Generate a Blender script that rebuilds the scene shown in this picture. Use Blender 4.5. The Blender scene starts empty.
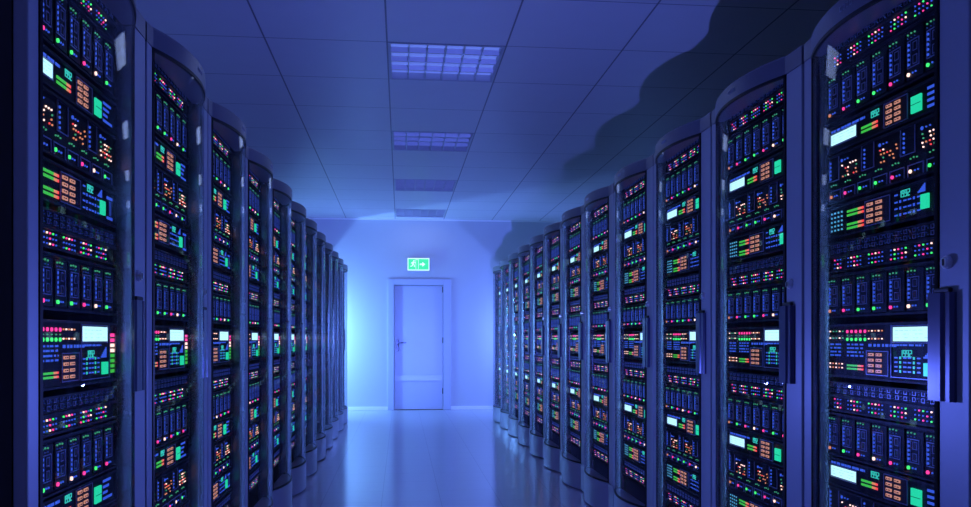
import bpy, bmesh, math, random
from mathutils import Vector, Matrix

scene = bpy.context.scene
COL = scene.collection
random.seed(7)

# ------------------------------------------------------------------ materials
M = {}

def principled(name, color, rough=0.5, metal=0.0, spec=0.5, coat=0.0, coat_rough=0.1,
               noise=0.0, noise_scale=20.0, rough_noise=0.0, aniso=0.0):
    m = bpy.data.materials.new(name)
    m.use_nodes = True
    nt = m.node_tree
    b = nt.nodes['Principled BSDF']
    b.inputs['Base Color'].default_value = (*color, 1)
    b.inputs['Roughness'].default_value = rough
    b.inputs['Metallic'].default_value = metal
    b.inputs['Specular IOR Level'].default_value = spec
    b.inputs['Coat Weight'].default_value = coat
    b.inputs['Coat Roughness'].default_value = coat_rough
    b.inputs['Anisotropic'].default_value = aniso
    if noise > 0 or rough_noise > 0:
        tc = nt.nodes.new('ShaderNodeTexCoord')
        nz = nt.nodes.new('ShaderNodeTexNoise')
        nz.inputs['Scale'].default_value = noise_scale
        nz.inputs['Detail'].default_value = 4
        nt.links.new(tc.outputs['Object'], nz.inputs['Vector'])
        if noise > 0:
            mr = nt.nodes.new('ShaderNodeMapRange')
            mr.inputs['To Min'].default_value = 1 - noise
            mr.inputs['To Max'].default_value = 1 + noise
            nt.links.new(nz.outputs['Fac'], mr.inputs['Value'])
            mx = nt.nodes.new('ShaderNodeVectorMath')
            mx.operation = 'SCALE'
            mx.inputs[0].default_value = color
            nt.links.new(mr.outputs['Result'], mx.inputs['Scale'])
            nt.links.new(mx.outputs['Vector'], b.inputs['Base Color'])
        if rough_noise > 0:
            mr = nt.nodes.new('ShaderNodeMapRange')
            mr.inputs['To Min'].default_value = max(0.02, rough - rough_noise)
            mr.inputs['To Max'].default_value = rough + rough_noise
            nt.links.new(nz.outputs['Fac'], mr.inputs['Value'])
            nt.links.new(mr.outputs['Result'], b.inputs['Roughness'])
    M[name] = m
    return m

def emissive(name, color, strength, sample=False):
    m = bpy.data.materials.new(name)
    m.use_nodes = True
    nt = m.node_tree
    b = nt.nodes['Principled BSDF']
    b.inputs['Base Color'].default_value = (color[0] * .2, color[1] * .2, color[2] * .2, 1)
    b.inputs['Roughness'].default_value = .3
    b.inputs['Emission Color'].default_value = (*color, 1)
    b.inputs['Emission Strength'].default_value = strength
    if not sample:
        m.cycles.emission_sampling = 'NONE'
    M[name] = m
    return m

principled('frame_metal', (.38, .41, .50), rough=.5, metal=.3, noise=.05, noise_scale=60, rough_noise=.05)
principled('header_metal', (.20, .205, .27), rough=.42, metal=.45, noise=.06, noise_scale=50)
principled('kick_metal', (.34, .35, .46), rough=.35, metal=.5, noise=.05, noise_scale=40)
principled('cabinet_dark', (.035, .036, .048), rough=.5, metal=.3, noise=.1, noise_scale=30)
principled('seal_rubber', (.012, .012, .017), rough=.5, noise=.1)
principled('handle_plastic', (.055, .06, .16), rough=.28, metal=.3, spec=.8, noise=.05)
principled('chrome', (.85, .87, .92), rough=.28, metal=.8, rough_noise=.03)
principled('rail_metal', (.11, .11, .145), rough=.22, metal=.75, noise=.1, noise_scale=40)
principled('face_black', (.008, .009, .014), rough=.5, spec=.15, noise=.2, noise_scale=40)
principled('face_ridge', (.020, .021, .032), rough=.5, spec=.25, noise=.1, noise_scale=40)
principled('face_module', (.010, .014, .026), rough=.5, spec=.2, noise=.1, noise_scale=50)
principled('port_rim', (.42, .47, .70), rough=.35, metal=.2)
principled('port_hole', (.004, .004, .006), rough=.5)
principled('tick_mark', (.16, .2, .36), rough=.4)
principled('wall_paint', (.54, .56, .62), rough=.42, spec=.4, noise=.015, noise_scale=3)
principled('door_paint', (.50, .53, .68), rough=.3, spec=.5, noise=.01, noise_scale=3)
principled('door_frame_paint', (.48, .51, .66), rough=.35, spec=.5, noise=.01, noise_scale=3)
principled('trim_white', (.86, .86, .9), rough=.35, noise=.01)
principled('light_streak_paint', (.60, .63, .76), rough=.25, noise=.01)  # paler door colour that stands in for a streak of light
principled('lever_metal', (.05, .055, .09), rough=.25, metal=.8, noise=.02)
principled('louver_metal', (.50, .51, .58), rough=.45, metal=.3, noise=.02)
principled('sign_housing', (.45, .47, .55), rough=.4, noise=.02)

emissive('lcd', (.55, .98, 1.0), 1.4, sample=True)
emissive('lcd_text', (.25, .70, .78), 1.0)
emissive('digit', (.05, .78, .62), .85)
emissive('led_pink', (1.0, .05, .30), 1.6)
emissive('led_red', (1.0, .07, .07), 1.3)
emissive('led_white', (1.0, .62, .50), 2.2)
emissive('led_green', (.06, .95, .18), 1.5)
emissive('led_green_dim', (.10, .72, .34), .5)
emissive('led_blue', (.05, .14, .90), .85)
emissive('led_blue_dim', (.03, .08, .5), .5)
emissive('led_cyan', (.12, .55, .85), .8)
emissive('led_orange', (1.0, .33, .15), .9)
emissive('key_orange', (1.0, .42, .28), .7)
emissive('green_square', (.02, .85, .42), 1.0, sample=True)
emissive('bar_green', (.07, .75, .08), .8)
emissive('exit_green', (.04, .72, .30), 1.15, sample=True)
emissive('exit_white', (.62, 1.0, .86), 1.25)

# smoked glass: tinted see-through plus Fresnel gloss
def glass(name, tint):
    m = bpy.data.materials.new(name)
    m.use_nodes = True
    nt = m.node_tree
    nt.nodes.clear()
    o = nt.nodes.new('ShaderNodeOutputMaterial')
    t = nt.nodes.new('ShaderNodeBsdfTransparent')
    t.inputs['Color'].default_value = (*tint, 1)
    g = nt.nodes.new('ShaderNodeBsdfGlossy')
    g.inputs['Roughness'].default_value = 0.0
    g.inputs['Color'].default_value = (.9, .92, 1, 1)
    lw = nt.nodes.new('ShaderNodeLayerWeight')
    lw.inputs['Blend'].default_value = .5
    pw = nt.nodes.new('ShaderNodeMath'); pw.operation = 'POWER'; pw.inputs[1].default_value = 5
    nt.links.new(lw.outputs['Facing'], pw.inputs[0])
    f = nt.nodes.new('ShaderNodeMath'); f.operation = 'MULTIPLY_ADD'; f.inputs[1].default_value = .32; f.inputs[2].default_value = .03
    nt.links.new(pw.outputs[0], f.inputs[0])
    mx = nt.nodes.new('ShaderNodeMixShader')
    nt.links.new(f.outputs[0], mx.inputs['Fac'])
    nt.links.new(t.outputs[0], mx.inputs[1])
    nt.links.new(g.outputs[0], mx.inputs[2])
    nt.links.new(mx.outputs[0], o.inputs['Surface'])
    M[name] = m
glass('smoked_glass', (.90, .91, .95))

def grid_mat(name, color, line_color, size_x, size_y, off_x, off_y, line_w, rough, spec, coat, coat_rough, line_y=None):
    """Surface with a rectangular joint pattern in world metres (object at the origin)."""
    m = principled(name, color, rough=rough, spec=spec, coat=coat, coat_rough=coat_rough)
    nt = m.node_tree
    b = nt.nodes['Principled BSDF']
    tc = nt.nodes.new('ShaderNodeTexCoord')
    sp = nt.nodes.new('ShaderNodeSeparateXYZ')
    nt.links.new(tc.outputs['Object'], sp.inputs[0])
    def mth(op, a, c=None):
        n = nt.nodes.new('ShaderNodeMath')
        n.operation = op
        for i, v in enumerate((a, c)):
            if v is None:
                continue
            if isinstance(v, (int, float)):
                n.inputs[i].default_value = v
            else:
                nt.links.new(v, n.inputs[i])
        return n.outputs[0]
    def line(axis, size, off, w):
        q = mth('DIVIDE', mth('SUBTRACT', axis, off), size)
        fr = mth('FRACT', mth('ADD', q, .5))
        d = mth('ABSOLUTE', mth('SUBTRACT', fr, .5))
        return mth('LESS_THAN', d, w / size / 2)
    mask = mth('MAXIMUM', line(sp.outputs[0], size_x, off_x, line_w), line(sp.outputs[1], size_y, off_y, line_y or line_w))
    nz = nt.nodes.new('ShaderNodeTexNoise')
    nz.inputs['Scale'].default_value = 6
    nt.links.new(tc.outputs['Object'], nz.inputs['Vector'])
    mr = nt.nodes.new('ShaderNodeMapRange')
    mr.inputs['To Min'].default_value = .97
    mr.inputs['To Max'].default_value = 1.03
    nt.links.new(nz.outputs['Fac'], mr.inputs['Value'])
    sc = nt.nodes.new('ShaderNodeVectorMath')
    sc.operation = 'SCALE'
    sc.inputs[0].default_value = color
    nt.links.new(mr.outputs[0], sc.inputs['Scale'])
    mix = nt.nodes.new('ShaderNodeMix')
    mix.data_type = 'RGBA'
    nt.links.new(mask, mix.inputs[0])
    nt.links.new(sc.outputs[0], mix.inputs[6])
    mix.inputs[7].default_value = (*line_color, 1)
    nt.links.new(mix.outputs[2], b.inputs['Base Color'])
    return m

TX, TL, T0 = -.8477, .7611, 5.3317
grid_mat('ceiling_tile', (.62, .62, .66), (.16, .16, .2), TL, TL, TX, T0, .011, .5, .3, .25, .30, line_y=.008)
grid_mat('floor_tile', (.40, .41, .50), (.25, .26, .34), .405, .405, -.13, .1, .005, .30, .5, .7, .13)

# ------------------------------------------------------------------ mesh builder
class MB:
    def __init__(self):
        self.v = []; self.f = []; self.m = []; self.s = []
    def raw(self, vs, fs, mat, smooth=False):
        o = len(self.v)
        self.v += [tuple(p) for p in vs]
        for f in fs:
            self.f.append(tuple(i + o for i in f)); self.m.append(mat); self.s.append(smooth)
        return self
    def box(self, x0, x1, y0, y1, z0, z1, mat, ch=0.0):
        if ch > 0:
            bm = bmesh.new()
            bmesh.ops.create_cube(bm, size=1)
            for v in bm.verts:
                v.co = Vector(((x0 + x1) / 2 + v.co.x * (x1 - x0), (y0 + y1) / 2 + v.co.y * (y1 - y0), (z0 + z1) / 2 + v.co.z * (z1 - z0)))
            bmesh.ops.bevel(bm, geom=bm.edges[:], offset=ch, segments=2, profile=.5, affect='EDGES')
            bm.verts.index_update()
            self.raw([v.co.copy() for v in bm.verts], [[v.index for v in f.verts] for f in bm.faces], mat)
            bm.free()
            return self
        vs = [(x0, y0, z0), (x1, y0, z0), (x1, y1, z0), (x0, y1, z0), (x0, y0, z1), (x1, y0, z1), (x1, y1, z1), (x0, y1, z1)]
        return self.raw(vs, [(0, 3, 2, 1), (4, 5, 6, 7), (0, 1, 5, 4), (1, 2, 6, 5), (2, 3, 7, 6), (3, 0, 4, 7)], mat)
    def prism(self, prof, z0, z1, mat, smooth=False):
        """closed (x,y) outline, counter-clockwise seen from above, extruded in z"""
        n = len(prof)
        self.raw([(x, y, z0) for x, y in prof] + [(x, y, z1) for x, y in prof],
                 [(i, (i + 1) % n, n + (i + 1) % n, n + i) for i in range(n)], mat, smooth)
        self.raw([(x, y, z0) for x, y in prof], [tuple(range(n - 1, -1, -1))], mat)
        return self.raw([(x, y, z1) for x, y in prof], [tuple(range(n))], mat)
    def cyl(self, c, r0, r1, axis, length, mat, n=20, smooth=True):
        """frustum from c along axis ('x','y','z')"""
        ax = {'x': Vector((1, 0, 0)), 'y': Vector((0, 1, 0)), 'z': Vector((0, 0, 1))}[axis]
        u = {'x': Vector((0, 1, 0)), 'y': Vector((0, 0, 1)), 'z': Vector((1, 0, 0))}[axis]
        w = ax.cross(u)
        c = Vector(c)
        a = [c + (u * math.cos(t) + w * math.sin(t)) * r0 for t in [2 * math.pi * i / n for i in range(n)]]
        b = [c + ax * length + (u * math.cos(t) + w * math.sin(t)) * r1 for t in [2 * math.pi * i / n for i in range(n)]]
        self.raw(a + b, [(i, (i + 1) % n, n + (i + 1) % n, n + i) for i in range(n)], mat, smooth)
        self.raw(a, [tuple(range(n - 1, -1, -1))], mat)
        return self.raw(b, [tuple(range(n))], mat)
    def extend(self, o):
        k = len(self.v)
        self.v += o.v
        self.f += [tuple(i + k for i in f) for f in o.f]
        self.m += o.m; self.s += o.s
        return self
    def mesh(self, name):
        me = bpy.data.meshes.new(name)
        me.from_pydata(self.v, [], self.f)
        keys = []
        for k in self.m:
            if k not in keys: keys.append(k)
        for k in keys: me.materials.append(M[k])
        me.polygons.foreach_set('material_index', [keys.index(k) for k in self.m])
        me.polygons.foreach_set('use_smooth', self.s)
        me.update()
        return me
    def build(self, name, parent=None, loc=(0, 0, 0)):
        o = bpy.data.objects.new(name, self.mesh(name))
        COL.objects.link(o)
        o.location = loc
        if parent: o.parent = parent
        return o

def tag(o, label=None, cat=None, group=None, kind=None):
    if label: o['label'] = label
    if cat: o['category'] = cat
    if group: o['group'] = group
    if kind: o['kind'] = kind
    return o

def empty(name, loc=(0, 0, 0), rz=0.0):
    o = bpy.data.objects.new(name, None)
    o.empty_display_size = .1
    COL.objects.link(o)
    o.location = loc
    o.rotation_euler = (0, 0, rz)
    return o

def copy_tree(o, parent=None):
    c = o.copy()
    COL.objects.link(c)
    if parent: c.parent = parent
    for ch in list(KIDS.get(o.name, [])):
        d = copy_tree(ch, c)
        KIDS.setdefault(c.name, []).append(d)
    return c
KIDS = {}
def remember(o):
    for ch in o.children:
        KIDS.setdefault(o.name, []).append(ch)
        remember(ch)

# ------------------------------------------------------------------ the room
XL, XR, YB, YW, ZC = -3.0, 3.6, -5.5, 13.2, 3.0

MB().raw([(XL, YB, 0), (XR, YB, 0), (XR, YW, 0), (XL, YW, 0)], [(0, 1, 2, 3)], 'floor_tile')
fl = MB().box(XL, XR, YB, YW, -.1, 0, 'floor_tile').build('floor'); tag(fl, kind='structure')

# ceiling with openings for the recessed lights
FX0, FX1 = TX + TL + .02, TX + 2 * TL - .02
ROWS = [-3, 0, 3, 6, 9]
holes = [(FX0, FX1, T0 + TL * n + .02, T0 + TL * (n + 1) - .02) for n in ROWS]
ce = MB()
ys = sorted([YB, YW] + [h[2] for h in holes] + [h[3] for h in holes])
ce_cut = [(XL, FX0), (FX0, FX1), (FX1, XR)]
for j in range(len(ys) - 1):
    for i, (a, b) in enumerate(ce_cut):
        if i == 1 and any(abs(ys[j] - h[2]) < 1e-6 for h in holes):
            continue
        ce.raw([(a, ys[j], ZC), (a, ys[j + 1], ZC), (b, ys[j + 1], ZC), (b, ys[j], ZC)], [(0, 1, 2, 3)], 'ceiling_tile')
ce.box(XL, XR, YB, YW, ZC + .16, ZC + .2, 'ceiling_tile')
tag(ce.build('ceiling'), kind='structure')

def px_x(px):
    t = math.atan((px - 485.5) / 836.074) + .101
    return YW * math.tan(t)
def px_z(py, depth=None):
    return 1.12 + (338.72 - py) / 836.074 * (YW * math.cos(.101))
dl, dr = px_x(394), px_x(443.2)          # door leaf
fl_, fr_ = px_x(388.0), px_x(450.5)      # architrave outer edges
DT = px_z(285); FT = px_z(279)
# far wall as four panels around the door opening
wf = MB()
wf.box(XL, dl, YW, YW + .15, 0, ZC, 'wall_paint')
wf.box(dr, XR, YW, YW + .15, 0, ZC, 'wall_paint')
wf.box(dl, dr, YW, YW + .15, DT, ZC, 'wall_paint')
tag(wf.build('wall_far'), kind='structure')
tag(MB().box(XL - .1, XL, YB, YW + .15, 0, ZC, 'wall_paint').build('wall_left'), kind='structure')
tag(MB().box(XR, XR + .1, YB, YW + .15, 0, ZC, 'wall_paint').build('wall_right'), kind='structure')
tag(MB().box(XL, fl_ - .003, YW - .014, YW, 0, .055, 'trim_white', .003).build('baseboard_left'), kind='structure')
tag(MB().box(fr_ + .003, XR, YW - .014, YW, 0, .055, 'trim_white', .003).build('baseboard_right'), kind='structure')
tag(MB().box(XL, XR, YW - .02, YW, ZC - .02, ZC, 'trim_white').build('trim_1'), kind='structure')

# door
d = MB().box(dl + .004, dr - .004, YW + .02, YW + .06, .006, DT - .004, 'door_paint', .003).build('door_1')
tag(d, kind='structure')
a = MB()
a.box(fl_, dl, YW - .02, YW + .15, 0, FT, 'door_frame_paint', .004)
a.box(dr, fr_, YW - .02, YW + .15, 0, FT, 'door_frame_paint', .004)
a.box(dl, dr, YW - .02, YW + .15, DT, FT, 'door_frame_paint', .004)
a.build('door_frame', d)
MB().box(dl + .004, dr - .004, YW + .012, YW + .022, px_z(381), px_z(375.5), 'light_streak_paint', .002).build('painted_light_streak', d)  # streak of light across the leaf, added as a thin paler band
h = MB()
hx = px_x(397.6)
h.box(hx - .018, hx + .018, YW + .008, YW + .022, px_z(351), px_z(340), 'lever_metal', .004)
h.cyl((hx, YW - .035, px_z(342.6)), .010, .010, 'y', .05, 'lever_metal')
h.box(hx - .008, hx + .135, YW - .045, YW - .03, px_z(342.6) - .009, px_z(342.6) + .009, 'lever_metal', .004)
h.build('door_handle', d)
for z in (.25, 1.05, 1.85):
    MB().cyl((dr - .004, YW + .012, z), .009, .009, 'z', .09, 'lever_metal').build('hinge', d)
for o in d.children: pass

# exit sign
sx0, sx1, sz0, sz1 = px_x(407.6), px_x(429.2), px_z(270.6), px_z(258.3)
sg = empty('exit_sign', ((sx0 + sx1) / 2, YW, sz0))
tag(sg, 'glowing green exit sign with running figure and right arrow on wall above door', 'exit sign')
w2, hh = (sx1 - sx0) / 2, sz1 - sz0
MB().box(-w2 - .004, w2 + .004, -.05, 0, -.004, hh + .004, 'sign_housing', .004).build('housing', sg)
MB().box(-w2, w2, -.056, -.05, 0, hh, 'exit_white').build('lit_border', sg)
MB().box(-w2 + .012, w2 - .012, -.058, -.056, .014, hh - .014, 'exit_green').build('lit_panel', sg)
pk = MB()
def flat(mb, pts, mat, y0=-.0595, y1=-.058):
    # pts in (x,z), counter-clockwise seen from the room
    n = len(pts)
    mb.raw([(x, y0, z) for x, z in pts] + [(x, y1, z) for x, z in pts],
           [tuple(range(n))] + [((i + 1) % n, i, n + i, n + (i + 1) % n) for i in range(n)], mat)
def arrow(mb, x, z, s):
    flat(mb, [(x, z - .2 * s), (x + .8 * s, z - .2 * s), (x + .8 * s, z + .2 * s), (x, z + .2 * s)], 'exit_white')
    flat(mb, [(x + .7 * s, z - .65 * s), (x + 1.5 * s, z), (x + .7 * s, z + .65 * s)], 'exit_white')
ar = MB(); arrow(ar, .02, hh / 2, .058); ar.build('arrow_symbol', sg)
rm = MB()
cx, cz, q = -.085, hh / 2, .0125
def limb(p0, p1, w):
    p0 = Vector(p0); p1 = Vector(p1); dd = (p1 - p0).normalized(); nn = Vector((dd.y, -dd.x)) * w / 2
    flat(rm, [(cx + q * a.x, cz + q * a.y) for a in (p0 + nn, p1 + nn, p1 - nn, p0 - nn)], 'exit_white')
flat(rm, [(cx + q * (1.1 + .95 * math.cos(t)), cz + q * (4.2 + .95 * math.sin(t))) for t in [2 * math.pi * i / 12 for i in range(12)]], 'exit_white')
limb((.5, 3.1), (-.4, -.2), 1.9)
limb((.8, 2.8), (2.4, 1.4), .8); limb((2.4, 1.4), (3.5, 2.4), .7)
limb((.2, 2.8), (-1.6, 2.2), .8); limb((-1.6, 2.2), (-2.3, .7), .7)
limb((-.2, .2), (1.8, -1.2), 1.0); limb((1.8, -1.2), (1.5, -3.6), .9)
limb((-.4, .1), (-1.1, -2.2), 1.0); limb((-1.1, -2.2), (-3.3, -2.6), .9)
rm.build('running_figure_symbol', sg)
dm = MB()
for (x0, x1, z0, z1) in [(-.045, -.039, .022, hh - .022), (-.045, .0, hh - .028, hh - .022), (-.004, .002, .022, hh - .022)]:
    dm.box(x0, x1, -.0595, -.058, z0, z1, 'exit_white')
dm.build('doorway_symbol', sg)

# ------------------------------------------------------------------ recessed lights
FW, FD = FX1 - FX0, TL - .04
def make_light():
    r = empty('recessed_light')
    t = .004
    hs = MB()
    hs.box(0, FW, 0, t, 0, .06, 'louver_metal').box(0, FW, FD - t, FD, 0, .06, 'louver_metal')
    hs.box(0, t, 0, FD, 0, .06, 'louver_metal').box(FW - t, FW, 0, FD, 0, .06, 'louver_metal')
    hs.build('housing', r)
    MB().box(0, FW, 0, FD, .045, .055, 'diffuser').build('diffuser', r)
    rim = MB()
    for (x0, x1, y0, y1) in [(-.014, FW + .014, -.014, 0), (-.014, FW + .014, FD, FD + .014), (-.014, 0, 0, FD), (FW, FW + .014, 0, FD)]:
        rim.box(x0, x1, y0, y1, -.004, .004, 'trim_grey')
    rim.build('rim', r)
    for k in range(1, 4):
        y = FD * k / 4
        b = MB()
        prof = [(y - .006, .004), (y + .006, .004), (y + .020, .034), (y - .020, .034)]
        n = 4
        b.raw([(.004, p, z) for p, z in prof] + [(FW - .004, p, z) for p, z in prof],
              [(i, n + i, n + (i + 1) % n, (i + 1) % n) for i in range(n)] + [(0, 1, 2, 3), (7, 6, 5, 4)], 'louver_metal')
        b.build('cross_blade', r)
    for k in range(1, 6):
        x = FW * k / 6
        MB().box(x - .004, x + .004, .004, FD - .004, .002, .036, 'blade_grey').build('long_blade', r)
    return r
principled('trim_grey', (.42, .43, .5), rough=.4)
principled('blade_grey', (.42, .43, .5), rough=.35, metal=.5)
emissive('diffuser', (.22, .34, 1.0), .04)
M['diffuser'].node_tree.nodes['Principled BSDF'].inputs['Base Color'].default_value = (.40, .41, .46, 1)
emissive('diffuser_lit', (.16, .26, 1.0), .62, sample=True)
lt = make_light(); remember(lt)
LLAB = {-3: 'square louvred ceiling light above the nearest racks, outside the top of the picture',
        0: 'square louvred ceiling light glowing brightest, nearest of the row along the aisle',
        3: 'dim square louvred ceiling light, second from the front along the aisle',
        6: 'dim square louvred ceiling light, third from the front along the aisle',
        9: 'dim square louvred ceiling light closest to the far wall above the door'}
for k, n in enumerate([0, 3, 6, 9]):
    o = lt if k == 0 else copy_tree(lt)
    o.location = (FX0, T0 + TL * n + .02, ZC)
    tag(o, LLAB[n], 'ceiling light', 'recessed ceiling lights above the aisle')
dif = [c for c in lt.children if c.name.startswith('diffuser')][0]
dif.data = dif.data.copy(); dif.data.materials[0] = M['diffuser_lit']
holes_used = True

# ------------------------------------------------------------------ server rack
W2 = .4025            # half width
XA, XB = -.3475, .2875   # door opening between hinge stile and handle stile
ZG0, ZG1, ZT = .20, 2.03, 2.095
YS = .047             # equipment faces behind the door plane
def arc(n=24, off=0.0, x0=XA, x1=XB, sag=.065):
    c, hw = (x0 + x1) / 2, (x1 - x0) / 2
    R = (hw * hw + sag * sag) / (2 * sag)
    a0 = math.asin(hw / R)
    return [(c + (R + off) * math.sin(t), -((R + off) * math.cos(t) - (R - sag))) for t in [-a0 + 2 * a0 * i / n for i in range(n + 1)]]

def make_rack():
    r = empty('server_rack')
    b = MB()   # body
    b.box(-W2, -W2 + .02, .032, 1.0, .0, 2.09, 'cabinet_dark')
    b.box(W2 - .02, W2, .032, 1.0, .0, 2.09, 'cabinet_dark')
    b.box(-W2 + .02, W2 - .02, .032, 1.0, 2.06, 2.09, 'cabinet_dark')
    b.box(-W2 + .02, W2 - .02, .98, 1.0, .02, 2.06, 'cabinet_dark')
    b.box(-W2 + .02, W2 - .02, .032, .98, .0, .03, 'cabinet_dark')
    b.build('cabinet_body', r)
    for x0, x1, xi in ((-W2 + .02, -.326, XA), (.263, W2 - .02, XB)):
        m = MB()
        m.box(x0, x1, YS - .006, YS + .004, .03, 2.06, 'rail_metal')
        if x0 < 0: m.box(XA - .004, XA, .0, YS - .006, .03, 2.06, 'rail_metal')
        else: m.box(XB, XB + .004, .0, YS - .006, .03, 2.06, 'rail_metal')
        xm = (XA + -.326) / 2 if x0 < 0 else (XB + .263) / 2
        for k in range(64):
            z = .24 + k * .028
            m.box(xm - .003, xm + .003, YS - .0068, YS - .006, z, z + .008, 'port_hole')
        m.build('mounting_rail', r)
    # door: two stiles with the seals of the pane
    dr_ = MB()
    dr_.box(-W2, XA, 0, .030, ZG0, ZG1, 'frame_metal', .004)
    dr_.box(XB + .004, W2, 0, .032, ZG0, ZG1, 'frame_metal', .004)
    A = arc(24, .003); B = arc(24, -.006)
    for q, sgn in ((0, 1), (24, -1)):
        nx = Vector(A[q + sgn]) - Vector(A[q]); nx = nx.normalized() * .008
        qd = [A[q], (A[q][0] + nx.x, A[q][1] + nx.y), (B[q][0] + nx.x, B[q][1] + nx.y), B[q]]
        dr_.prism(qd if sgn > 0 else qd[::-1], ZG0, ZG1, 'seal_rubber')
    dr_.prism(A + B[::-1], ZG1 - .010, ZG1, 'seal_rubber')
    dr_.prism(A + B[::-1], ZG0, ZG0 + .010, 'seal_rubber')
    d_ = dr_.build('door', r)
    A = arc(32, 0.0); B = arc(32, -.004)
    g = MB().prism(A + B[::-1], ZG0 + .010, ZG1 - .010, 'smoked_glass', True)
    g.build('glass_pane', d_)
    h = MB()   # handle: upright cover with a bevelled grip
    z0, z1 = .968, 1.232
    h.prism([(.262, 0), (.262, -.010), (.270, -.016), (.318, -.016), (.324, -.010), (.331, -.010), (.336, -.014), (.350, -.014), (.357, -.006), (.357, 0)], z0, z1, 'handle_plastic')
    h.box(.285, .345, -.012, .0, z1, z1 + .012, 'seal_rubber', .004)
    h.build('handle', d_)
    k = MB()
    k.cyl((.325, 0, 1.305), .0175, .016, 'y', -.008, 'chrome')
    k.cyl((.325, -.008, 1.305), .013, .012, 'y', -.005, 'chrome')
    k.box(.3225, .3275, -.0145, -.013, 1.297, 1.313, 'port_hole')
    k.build('lock', d_)
    # header over the door and kick plate under it follow the curve of the pane
    P = [(-W2, .0)] + arc(28, .004) + [(W2, .0), (W2, .032), (-W2, .032)]
    def shrink(p, s):
        return [(x + (-1 if x > 0 else 1) * (s if abs(abs(x) - W2) < 1e-6 else 0), y + (s if y < .03 else 0)) for x, y in p]
    hd = MB().prism(P, ZG1, ZT - .008, 'header_metal', False)
    n = len(P); Q = shrink(P, .006)
    hd.raw([(x, y, ZT - .008) for x, y in P] + [(x, y, ZT) for x, y in Q], [(i, (i + 1) % n, n + (i + 1) % n, n + i) for i in range(n)], 'header_metal')
    hd.raw([(x, y, ZT) for x, y in Q], [tuple(range(n))], 'header_metal')
    ho = hd.build('header', r)
    lg = MB()   # small raised characters in the middle of the header
    yl = -(.065 + .004)
    for i, ch in enumerate('0000'):
        cxx = -.045 + i * .017
        for (x0, x1, zz0, zz1) in [(-.005, -.003, 0, .014), (.003, .005, 0, .014), (-.003, .003, 0, .002), (-.003, .003, .012, .014)]:
            yy = yl + ((cxx + .03) ** 2) / 1.6
            lg.box(cxx + x0, cxx + x1, yy - .0018, yy + .003, 2.054 + zz0, 2.054 + zz1, 'frame_metal')
    lg.build('raised_lettering', ho)
    kp = MB().prism(P, .012, ZG0 - .002, 'kick_metal')
    kp.build('kick_plate', r)
    return r

# ------------------------------------------------------------------ rack equipment
# local frame of every unit: x across the rack, front face at y=0 looking to -y, z=0 at its bottom
UX0, UX1 = -.325, .262
S = .02   # read-off shift
def plate(mb, x0, x1, z0, z1, mat, d=.0015, y=0.0):
    return mb.box(x0, x1, y - d, y, z0, z1, mat)
def outline(mb, x0, x1, z0, z1, w, mat, y=0.0, d=.002):
    mb.box(x0, x1, y - d, y, z0, z0 + w, mat).box(x0, x1, y - d, y, z1 - w, z1, mat)
    mb.box(x0, x0 + w, y - d, y, z0 + w, z1 - w, mat).box(x1 - w, x1, y - d, y, z0 + w, z1 - w, mat)
def dot(mb, x, z, r, mat, d=.003, y=0.0):
    r *= .82
    n = 8
    pts = [(x + r * math.cos(2 * math.pi * i / n + .39), z + r * math.sin(2 * math.pi * i / n + .39)) for i in range(n)]
    mb.raw([(px, y - d, pz) for px, pz in pts] + [(px, y, pz) for px, pz in pts],
           [tuple(range(n))] + [((i + 1) % n, i, n + i, n + (i + 1) % n) for i in range(n)], mat)
SEG = {'1': 'bc', '9': 'abcdfg', '2': 'abged', '0': 'abcdef'}
def digits(mb, text, x, z, w, h, mat):
    t = h * .11
    for i, c in enumerate(text):
        a = x + i * (w * 1.35)
        for s in SEG[c]:
            x0, x1, z0, z1 = {'a': (a, a + w, z + h - t, z + h), 'g': (a, a + w, z + h / 2 - t / 2, z + h / 2 + t / 2), 'd': (a, a + w, z, z + t),
                              'f': (a, a + t, z + h / 2, z + h), 'b': (a + w - t, a + w, z + h / 2, z + h),
                              'e': (a, a + t, z, z + h / 2), 'c': (a + w - t, a + w, z, z + h / 2)}[s]
            plate(mb, x0, x1, z0, z1, mat)
def chassis(H, lip=.006):
    b = MB().box(UX0, UX1, 0, .55, .003, H - .003, 'face_black')
    b.box(UX0 - .001, UX1 + .001, -.008, .0, .0, lip, 'face_ridge')
    b.box(UX0 - .001, UX1 + .001, -.008, .0, H - lip, H, 'face_ridge')
    return b

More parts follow.
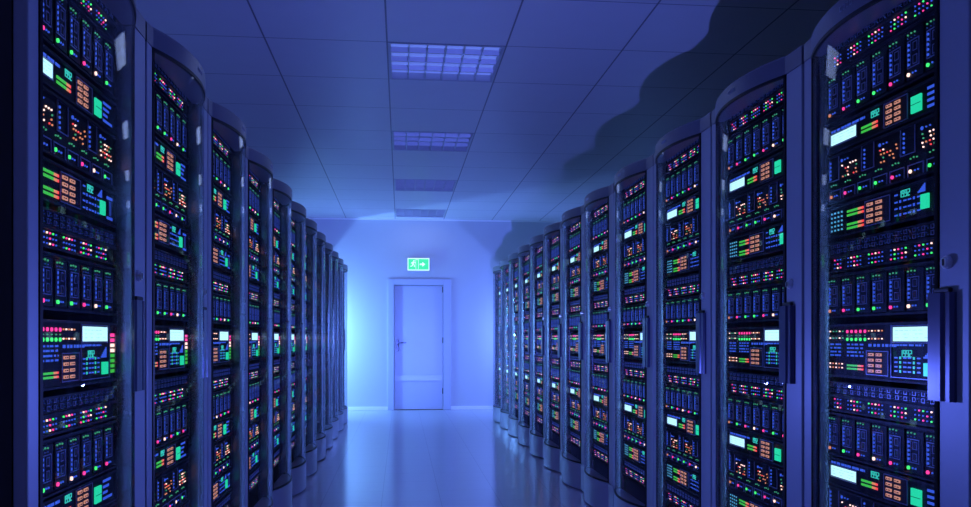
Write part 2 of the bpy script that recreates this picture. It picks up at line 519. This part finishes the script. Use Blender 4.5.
# a design = list of (part name, MB, [(sub-part name, MB), ...], label)
def d_switch():
    H = .092
    rnd = random.Random(3)
    P = [('chassis', chassis(H).box(UX0, UX1, -.010, 0, .044, .052, 'face_ridge'), [], None)]
    pt = MB()
    for i in range(15):
        x = -.313 + i * .0388
        for z in (.058, .075):
            outline(pt, x, x + .015, z, z + .012, .0016, 'port_rim', d=.003)
            plate(pt, x + .002, x + .013, z + .002, z + .010, 'port_hole', .001)
            dot(pt, x + .021, z + .009, .0014, 'led_blue_dim'); dot(pt, x + .027, z + .003, .0014, 'led_blue_dim')
            if i % 2: plate(pt, x + .019, x + .029, z + .0095, z + .011, 'tick_mark', .001)
    P.append(('port_row', pt, [], None))
    pats = ['p b b/b p b/b W p', 'b W p g b/b b p b b/b b W p b', 'g p W p b/b b b b b/b g p b b', 'b W p b g/b g b p W/p g b p b', 'b p g b W/b b b p b/g b p b g']
    xs = [-.312, -.233, -.119, -.008, .103]
    cm = {'p': 'led_pink', 'b': 'led_blue', 'W': 'led_white', 'g': 'led_green'}
    for gx, pt_ in zip(xs, pats):
        m = MB()
        for r_, row in enumerate(pt_.split('/')):
            for c_, k in enumerate(row.split()):
                dot(m, gx + S + .002 + c_ * .0172, .037 - r_ * .0125, .0030 if k != 'b' else .0026, cm[k], .003)
        P.append(('status_light_cluster', m, [], None))
    return H, P

def d_blades(H, cols):
    P = [('chassis', chassis(H), [], None)]
    k = H / .135
    for i in range(7):
        xl = -.3115 + .083 * i
        x0, x1 = xl - .012, min(xl + .062, UX1)
        if i == 0: x0 = UX0 + .001
        b = MB().box(x0, x1, -.005, 0, .010 * k, H - .012, 'face_module', .0015)
        y = -.005
        outline(b, xl - .006, xl + .046, .036 * k, .100 * k, .0022, 'port_rim', y)
        plate(b, xl + .007, xl + .0085, .038 * k, .098 * k, 'port_rim', .001, y)
        for zc in (.052, .083):
            outline(b, xl + .018, xl + .037, (zc - .0105) * k, (zc + .0105) * k, .0018, 'port_rim', y)
            plate(b, xl + .0205, xl + .0345, (zc - .008) * k, (zc + .008) * k, 'port_hole', .001, y)
        for j in range(3):
            dot(b, xl - .003 + j * .015, (.115 + .0012 * (j % 2)) * k, .0028, 'led_green_dim', y=y)
            dot(b, xl - .003 + j * .015, (.106) * k, .0016, 'led_blue_dim', y=y)
        c = MB()
        for j in range(5): dot(c, xl, (.045 + .0115 * j) * k, .0045, 'led_blue', y=y)
        s = MB()
        dot(s, xl, .0215 * k, .0062, cols[i], .004, y)
        dot(s, xl + .018, .0225 * k, .003, 'led_blue', y=y); dot(s, xl + .031, .0225 * k, .003, 'led_blue', y=y)
        P.append(('blade_module', b, [('light_column', c), ('status_light', s)], None))
    return H, P

def bars(mb, x0, x1, z, h):
    """level meter: green run, orange, red tip"""
    w = x1 - x0; n = 9
    for i in range(n):
        a = x0 + w * i / n
        mat = 'bar_green' if i < 6 else ('led_orange' if i < 8 else 'led_red')
        for j in (0, 1):
            plate(mb, a, a + w / n * .93, z + j * h * .55, z + j * h * .55 + h * .30, mat, .002)
def keypad(x0, x1, z0, z1):
    b = MB(); outline(b, x0, x1, z0, z1, .002, 'port_rim', d=.003)
    plate(b, x0 + .002, x1 - .002, z0 + .002, z1 - .002, 'face_module', .001)
    out = []
    h = (z1 - z0) / 4.6
    ks = MB()
    for i in range(4):
        for j in range(2):
            xx = x0 + .012 + j * (x1 - x0) * .36; zz = z0 + .008 + i * h * 1.03
            ks.box(xx, xx + (x1 - x0) * .23, -.004, -.001, zz, zz + h * .52, 'key_orange')
            plate(ks, xx + .003, xx + .008, zz + h * .16, zz + h * .34, 'face_black', .0005, -.004)
            plate(ks, xx + .013, xx + .022, zz + h * .16, zz + h * .34, 'face_black', .0005, -.004)
    return b, [('lit_keys', ks)]
def display(x0, x1, z0, z1):
    b = MB(); outline(b, x0 - .008, x1 + .004, z0 - .005, z1 + .005, .0018, 'port_rim', d=.003)
    s = MB(); plate(s, x0, x1, z0, z1, 'lcd', .003)
    t = MB(); rnd = random.Random(5)
    for i in range(3):
        a = x0 + .01; zz = z1 - (z1 - z0) * (.25 + i * .26)
        while a < x1 - .025:
            w = rnd.uniform(.006, .02); plate(t, a, a + w, zz, zz + .0012, 'lcd_text', .0004, -.003); a += w + .006
            if rnd.random() < .25: a += .02
    return b, [('lit_screen', s), ('screen_text', t)]
def textline(mb, x0, x1, z, h, mat='led_blue', seed=0):
    rnd = random.Random(seed); a = x0
    while a < x1:
        w = min(rnd.uniform(.008, .022), x1 - a); plate(mb, a, a + w, z, z + h, mat, .0015); a += w + rnd.choice((.004, .008, .012))

def d_status():      # narrow control unit with a small screen, "A"
    H = .088
    P = [('chassis', chassis(H), [], None)]
    b, c = display(-.31, -.166, .028, .060); P.append(('display', b, c, None))
    m = MB(); textline(m, -.312, -.12, .067, .007, seed=1); P.append(('blue_text_line', m, [], None))
    m = MB(); digits(m, '1992', -.094, .058, .0095, .019, 'digit'); P.append(('digit_readout', m, [], None))
    m = MB(); bars(m, -.138, -.052, .026, .022); P.append(('level_meter', m, [], None))
    b, c = keypad(-.02, .092, .010, .080); P.append(('keypad', b, c, None))
    m = MB().box(.110, .153, -.005, 0, .018, .062, 'green_square').box(.110, .153, -.0055, -.005, .039, .0405, 'face_black'); P.append(('square_button', m, [], None))
    m = MB()
    for i in range(4): plate(m, .176, .176 + (.07, .034, .045, .06)[i], .016 + i * .016, .023 + i * .016, 'led_blue')
    P.append(('blue_bar_lines', m, [], None))
    return H, P

def d_array(cols):      # scattered lights above a row of seven light boxes
    H = .15
    P = [('chassis', chassis(H), [], None)]
    rnd = random.Random(11)
    for k, bx in enumerate((-.136 - .195, -.136, .059)):
        b = MB(); x0 = max(bx, UX0 + .002); x1 = bx + .066
        outline(b, x0, x1, .070, .146, .002, 'port_rim', d=.003)
        c = MB()
        for j in range(5): dot(c, bx + .015, .130 - j * .0125, .0042, 'led_blue')
        P.append(('drive_bay', b, [('light_column', c)], None))
    for gx in (-.252, -.045, .150):
        m = MB(); w = .10 if gx < .1 else .10
        dot(m, gx + .004, .126, .006, 'led_blue'); dot(m, gx + .022, .126, .0028, 'led_blue'); dot(m, gx + .038, .126, .0028, 'led_blue')
        for r_ in range(4):
            for c_ in range(6):
                if rnd.random() < .62:
                    dot(m, gx + .006 + c_ * .0155 + (.004 if r_ % 2 else 0), .110 - r_ * .0115, .0029, rnd.choice(['led_orange', 'led_orange', 'led_red', 'led_green_dim', 'led_white']))
        P.append(('status_light_cluster', m, [], None))
    for i in range(7):
        xl = -.3115 + .083 * i
        b = MB(); outline(b, max(xl - .012, UX0 + .001), min(xl + .058, UX1 - .001), .004, .040, .002, 'port_rim', d=.003)
        s = MB(); dot(s, xl, .022, .0062, cols[i], .004); dot(s, xl + .02, .022, .003, 'led_blue'); dot(s, xl + .034, .022, .003, 'led_blue')
        q = MB()
        for j in range(3): dot(q, xl + .001 + j * .014, .056 + (.002 if j == 1 else 0), .0027, 'led_green_dim')
        P.append(('light_box', b, [('status_light', s), ('indicator_lights', q)], None))
    return H, P

def matrix(mb, x0, z0, cols, rows, dx, dz, mats):
    for i in range(cols):
        for j in range(rows):
            k = mats[(i) % len(mats)]
            if k == 'bar': plate(mb, x0 + i * dx - .006, x0 + i * dx + .008, z0 + j * dz - .002, z0 + j * dz + .002, 'led_blue')
            else: plate(mb, x0 + i * dx - .0035, x0 + i * dx + .0035, z0 + j * dz - .0035, z0 + j * dz + .0035, k)
def signal(mb, x, z, s, mat='led_blue'):
    for i in range(6): plate(mb, x + i * s * .18, x + i * s * .18 + s * .14, z, z + s * (.12 + .12 * i), mat)
def d_meter():       # "B"
    H = .100
    P = [('chassis', chassis(H), [], None)]
    m = MB()
    for i in range(4):
        for j in range(5): dot(m, -.308 + i * .020, .024 + j * .0135, .0038, 'led_cyan')
    P.append(('light_matrix', m, [], None))
    for z in (.018, .058):
        m = MB(); bars(m, -.218, -.125, z, .022); P.append(('level_meter', m, [], None))
    b, c = keypad(-.118, .010, .014, .088); P.append(('keypad', b, c, None))
    m = MB(); digits(m, '1992', .052, .070, .0095, .019, 'digit'); P.append(('digit_readout', m, [], None))
    m = MB(); matrix(m, .036, .024, 6, 3, .0205, .018, ['bar', 'led_blue', 'bar', 'bar', 'led_blue', 'bar']); textline(m, .03, .045, .078, .004, seed=2)
    P.append(('blue_light_matrix', m, [], None))
    m = MB(); signal(m, .135, .070, .030); P.append(('signal_bars', m, [], None))
    m = MB().box(.152, .184, -.005, 0, .024, .062, 'green_square'); P.append(('square_button', m, [], None))
    m = MB()
    plate(m, .205, .250, .074, .082, 'led_blue'); plate(m, .205, .250, .018, .026, 'led_blue'); plate(m, .225, .24, .03, .07, 'led_blue_dim')
    P.append(('blue_bar_lines', m, [], None))
    return H, P

def d_console():     # "C", big screen
    H = .165
    z_ = lambda z: z - 1.0
    P = [('chassis', chassis(H), [], None)]
    m = MB()
    for i in range(5):
        dot(m, -.216 + i * .0245, z_(1.142), .0062, 'led_pink'); dot(m, -.216 + i * .0245, z_(1.118), .0062, 'led_green')
        dot(m, -.216 + i * .0245, z_(1.130), .0022, 'led_green_dim')
    P.append(('status_light_cluster', m, [], None))
    for x0, dx, zs, other, md in ((-.318, .019, (1.143, 1.122), 'led_green_dim', 3), (-.098, .017, (1.143, 1.120), 'led_orange', 2), (-.318, .018, (1.042, 1.030), 'led_orange', 2)):
        m = MB()
        for i in range(5):
            for z in zs: dot(m, x0 + i * dx, z_(z), .0028, 'led_white' if (i + int(z * 1000)) % md == 0 else other)
        P.append(('indicator_lights', m, [], None))
    m = MB()
    for k, z in enumerate((1.100, 1.089, 1.077, 1.066)):
        textline(m, -.318, -.255, z_(z), .005, seed=20 + k); textline(m, -.218, -.128, z_(z), .005, seed=40 + k)
    textline(m, -.10, .04, z_(1.097), .008, seed=61); textline(m, .03, .16, z_(1.100), .005, seed=62)
    P.append(('blue_text_lines', m, [], None))
    m = MB(); bars(m, -.218, -.127, z_(1.026), .018); P.append(('level_meter', m, [], None))
    b, c = keypad(-.110, .002, z_(1.014), z_(1.085)); P.append(('keypad', b, c, None))
    b = MB(); outline(b, .014, .226, z_(1.012), z_(1.161), .002, 'port_rim', d=.003)
    c0, c = display(.026, .204, z_(1.113), z_(1.152)); b.extend(c0); P.append(('display', b, c, None))
    m = MB(); digits(m, '1992', .056, z_(1.070), .0105, .019, 'digit'); P.append(('digit_readout', m, [], None))
    m = MB(); matrix(m, .036, z_(1.030), 6, 4, .0205, .0125, ['bar', 'digit', 'bar', 'bar', 'digit', 'bar']); P.append(('light_matrix', m, [], None))
    m = MB(); signal(m, .160, z_(1.068), .040); P.append(('signal_bars', m, [], None))
    m = MB().box(.165, .205, -.005, 0, z_(1.022), z_(1.056), 'green_square'); P.append(('square_button', m, [], None))
    m = MB()
    for i in range(8):
        mat = ['bar_green'] * 4 + ['led_white'] * 2 + ['led_pink'] * 2
        plate(m, .232, .258, z_(1.024) + i * .0145, z_(1.024) + i * .0145 + .0095, mat[i], .004)
    P.append(('upright_level_meter', m, [], None))
    return H, P

pk_, gr_, wh_ = 'led_pink', 'led_green', 'led_white'
row1 = ['led_orange', pk_, gr_, gr_, pk_, wh_, gr_]
row2 = ['led_orange', gr_, pk_, wh_, pk_, gr_, pk_]
DESIGN = {'switch': d_switch(), 'blades_top': d_blades(.155, row1), 'blades_mid': d_blades(.135, row1), 'blades_low': d_blades(.135, row2),
          'status': d_status(), 'array': d_array(row1), 'meter': d_meter(), 'console': d_console()}
INFO = {'switch': ('network_switch', 'black network switch with two rows of square ports over pink and blue lights', 'network switch'),
        'blades_top': ('blade_server', 'black blade server with seven upright modules and round status lights', 'blade server'),
        'blades_mid': ('blade_server', 'black blade server with seven upright modules and round status lights', 'blade server'),
        'blades_low': ('blade_server', 'black blade server with seven upright modules and round status lights', 'blade server'),
        'status': ('status_panel', 'slim black status panel with small cyan screen, orange keypad and green square', 'control panel'),
        'array': ('disk_array', 'black disk array with scattered orange lights over a row of light boxes', 'disk array'),
        'meter': ('meter_panel', 'black meter panel with paired green and red level bars and orange keypad', 'control panel'),
        'console': ('control_console', 'tall black control console with the big glowing cyan screen', 'control console')}
# bottom height of each unit in the rack, from the top down
STACK = [('switch', 1.969, 'topmost in'), ('blades_top', 1.805, 'uppermost blades of'), ('status', 1.705, 'upper status panel of'), ('array', 1.548, 'upper disk array of'),
         ('meter', 1.437, 'upper meter panel of'), ('switch', 1.330, 'just above the middle blades of'), ('blades_mid', 1.186, 'at lock height in'),
         ('console', 1.0, 'beside the door handle of'), ('switch', .893, 'just below the console of'), ('blades_low', .752, 'below the console of'),
         ('status', .658, 'lower status panel of'), ('array', .502, 'lower disk array of'), ('meter', .394, 'lower meter panel of'), ('switch', .292, 'lowest in')]

LOC_WORD = ['', 'nearest', 'second', 'third', 'fourth', 'fifth', 'sixth', 'seventh', 'eighth', 'ninth', 'tenth', 'eleventh', 'twelfth']
PROTO, FLAT = {}, {}
def unit(kind, detail):
    name = INFO[kind][0]
    H, parts = DESIGN[kind]
    if detail:
        if kind not in PROTO:
            r = empty(name)
            for pn, mb, subs, lab in parts:
                p = mb.build(pn, r)
                for sn, sm in subs: sm.build(sn, p)
            remember(r); PROTO[kind] = r
            return r
        return copy_tree(PROTO[kind])
    if kind not in FLAT:
        mb = MB()
        for pn, m_, subs, lab in parts:
            mb.extend(m_)
            for sn, sm in subs: mb.extend(sm)
        FLAT[kind] = mb.build(name)
        return FLAT[kind]
    c = FLAT[kind].copy(); COL.objects.link(c)
    return c

RW, Y0, XLF, XRF = .8215, 1.8165, -.7715, 1.3191
rack0 = make_rack(); remember(rack0)
first = True
GROUPS = {'network_switch': 'network switches in the racks', 'blade_server': 'blade servers in the racks', 'status_panel': 'status panels in the racks',
          'disk_array': 'disk arrays in the racks', 'meter_panel': 'meter panels in the racks', 'control_console': 'control consoles in the racks'}
for side in ('left', 'right'):
    for i in range(1, 13):
        yc = Y0 + RW * (i - .5)
        loc = (XLF, yc, 0) if side == 'left' else (XRF, yc, 0)
        rz = math.pi / 2 if side == 'left' else -math.pi / 2
        r = rack0 if first else copy_tree(rack0)
        first = False
        r.location = loc; r.rotation_euler = (0, 0, rz)
        if i == 12:
            lab = 'last curved glass server rack of the %s row, nearest the far wall' % side
        else:
            lab = 'curved glass fronted server rack in the %s row, %s from the front' % (side, LOC_WORD[i]) if i > 1 else \
                  'large curved glass fronted server rack nearest the camera in the %s row' % side
        tag(r, lab, 'server rack', 'server racks in two rows along the aisle')
        dmin = Y0 + RW * (i - 1)
        fw = Vector((math.cos(rz), math.sin(rz), 0)); yy = Vector((-math.sin(rz), math.cos(rz), 0))
        for kind, z, where in STACK:
            H = DESIGN[kind][0]
            far = dmin + RW
            zmin, zmax = 1.12 - 170 * far / 836, 1.12 + 342 * far / 836
            if z + H < zmin or z > zmax: continue
            name, desc, cat = INFO[kind]
            u = unit(kind, i <= 6)
            u.location = Vector(loc) + yy * YS + Vector((0, 0, z))
            u.rotation_euler = (0, 0, rz)
            rk = '%s rack of %s row' % (LOC_WORD[i] if i < 12 else 'last', side)
            tag(u, '%s, %s %s' % (desc.split(' with ')[0] if len(desc.split()) + len(where.split()) + 5 > 16 else desc, where, rk), cat, GROUPS[name])

# ------------------------------------------------------------------ lights
def point(name, loc, col, power, rad, fall=None):
    l = bpy.data.lights.new(name, 'POINT'); l.color = col; l.energy = power; l.shadow_soft_size = rad
    if fall:
        l.use_nodes = True
        em = l.node_tree.nodes['Emission']; lf = l.node_tree.nodes.new('ShaderNodeLightFalloff')
        lf.inputs['Strength'].default_value = 1
        l.node_tree.links.new(lf.outputs[fall], em.inputs['Strength'])
    o = bpy.data.objects.new(name, l); COL.objects.link(o); o.location = loc
    return o
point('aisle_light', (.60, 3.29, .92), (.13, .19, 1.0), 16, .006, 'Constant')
def panel(name, loc, nrm, col, power, size):
    l = bpy.data.lights.new(name, 'AREA'); l.shape = 'RECTANGLE'; l.size = size; l.size_y = 1.5
    l.color = col; l.energy = power
    o = bpy.data.objects.new(name, l); COL.objects.link(o); o.location = loc
    o.rotation_euler = Vector(nrm).to_track_quat('-Z', 'Y').to_euler()
panel('cyan_light_behind_left_row', (-1.65, 12.78, 1.1), (.715, .40, -.30), (.18, .50, 1.0), 25, .05)
def flood(name, loc, nrm, col, power):
    l = bpy.data.lights.new(name, 'SPOT'); l.spot_size = math.radians(176); l.spot_blend = .04
    l.color = col; l.energy = power; l.shadow_soft_size = .03
    o = bpy.data.objects.new(name, l); COL.objects.link(o); o.location = loc
    o.rotation_euler = Vector(nrm).to_track_quat('-Z', 'Y').to_euler()
flood('cyan_flood_behind_left_row', (-1.65, 12.74, 1.2), (.715, .53, -.455), (.18, .44, 1.0), 210)
flood('blue_flood_behind_right_row', (2.2, 12.74, 1.2), (-.60, .60, -.53), (.15, .28, 1.0), 130)
for k, n in enumerate([0, 3, 6, 9]):
    l = bpy.data.lights.new('ceiling_lamp', 'AREA'); l.shape = 'RECTANGLE'; l.size = FW - .04; l.size_y = FD - .04
    l.color = (.45, .6, 1.0); l.energy = 2.8
    o = bpy.data.objects.new('ceiling_lamp', l); COL.objects.link(o); o.location = ((FX0 + FX1) / 2, T0 + TL * (n + .5), ZC - .006)

w = bpy.data.worlds.new('World'); scene.world = w; w.use_nodes = True
bg = w.node_tree.nodes['Background']
bg.inputs[0].default_value = (.55, .55, .66, 1); bg.inputs[1].default_value = .08

# ------------------------------------------------------------------ camera
cd = bpy.data.cameras.new('camera'); cam = bpy.data.objects.new('camera', cd); COL.objects.link(cam)
cam.location = (0, 0, 1.12); cam.rotation_euler = (math.pi / 2, 0, -.101)
cd.sensor_width = 36; cd.lens = 836.074 / 971 * 36; cd.shift_y = (338.72 - 253.5) / 971
cd.clip_start = .05
scene.camera = cam
scene.view_settings.view_transform = 'Standard'; scene.view_settings.look = 'None'
scene.view_settings.gamma = 1; scene.view_settings.exposure = 0
scene.view_settings.use_curve_mapping = False
scene.cycles.use_denoising = True
scene.cycles.max_bounces = 10; scene.cycles.transparent_max_bounces = 16
scene.cycles.sample_clamp_indirect = 6
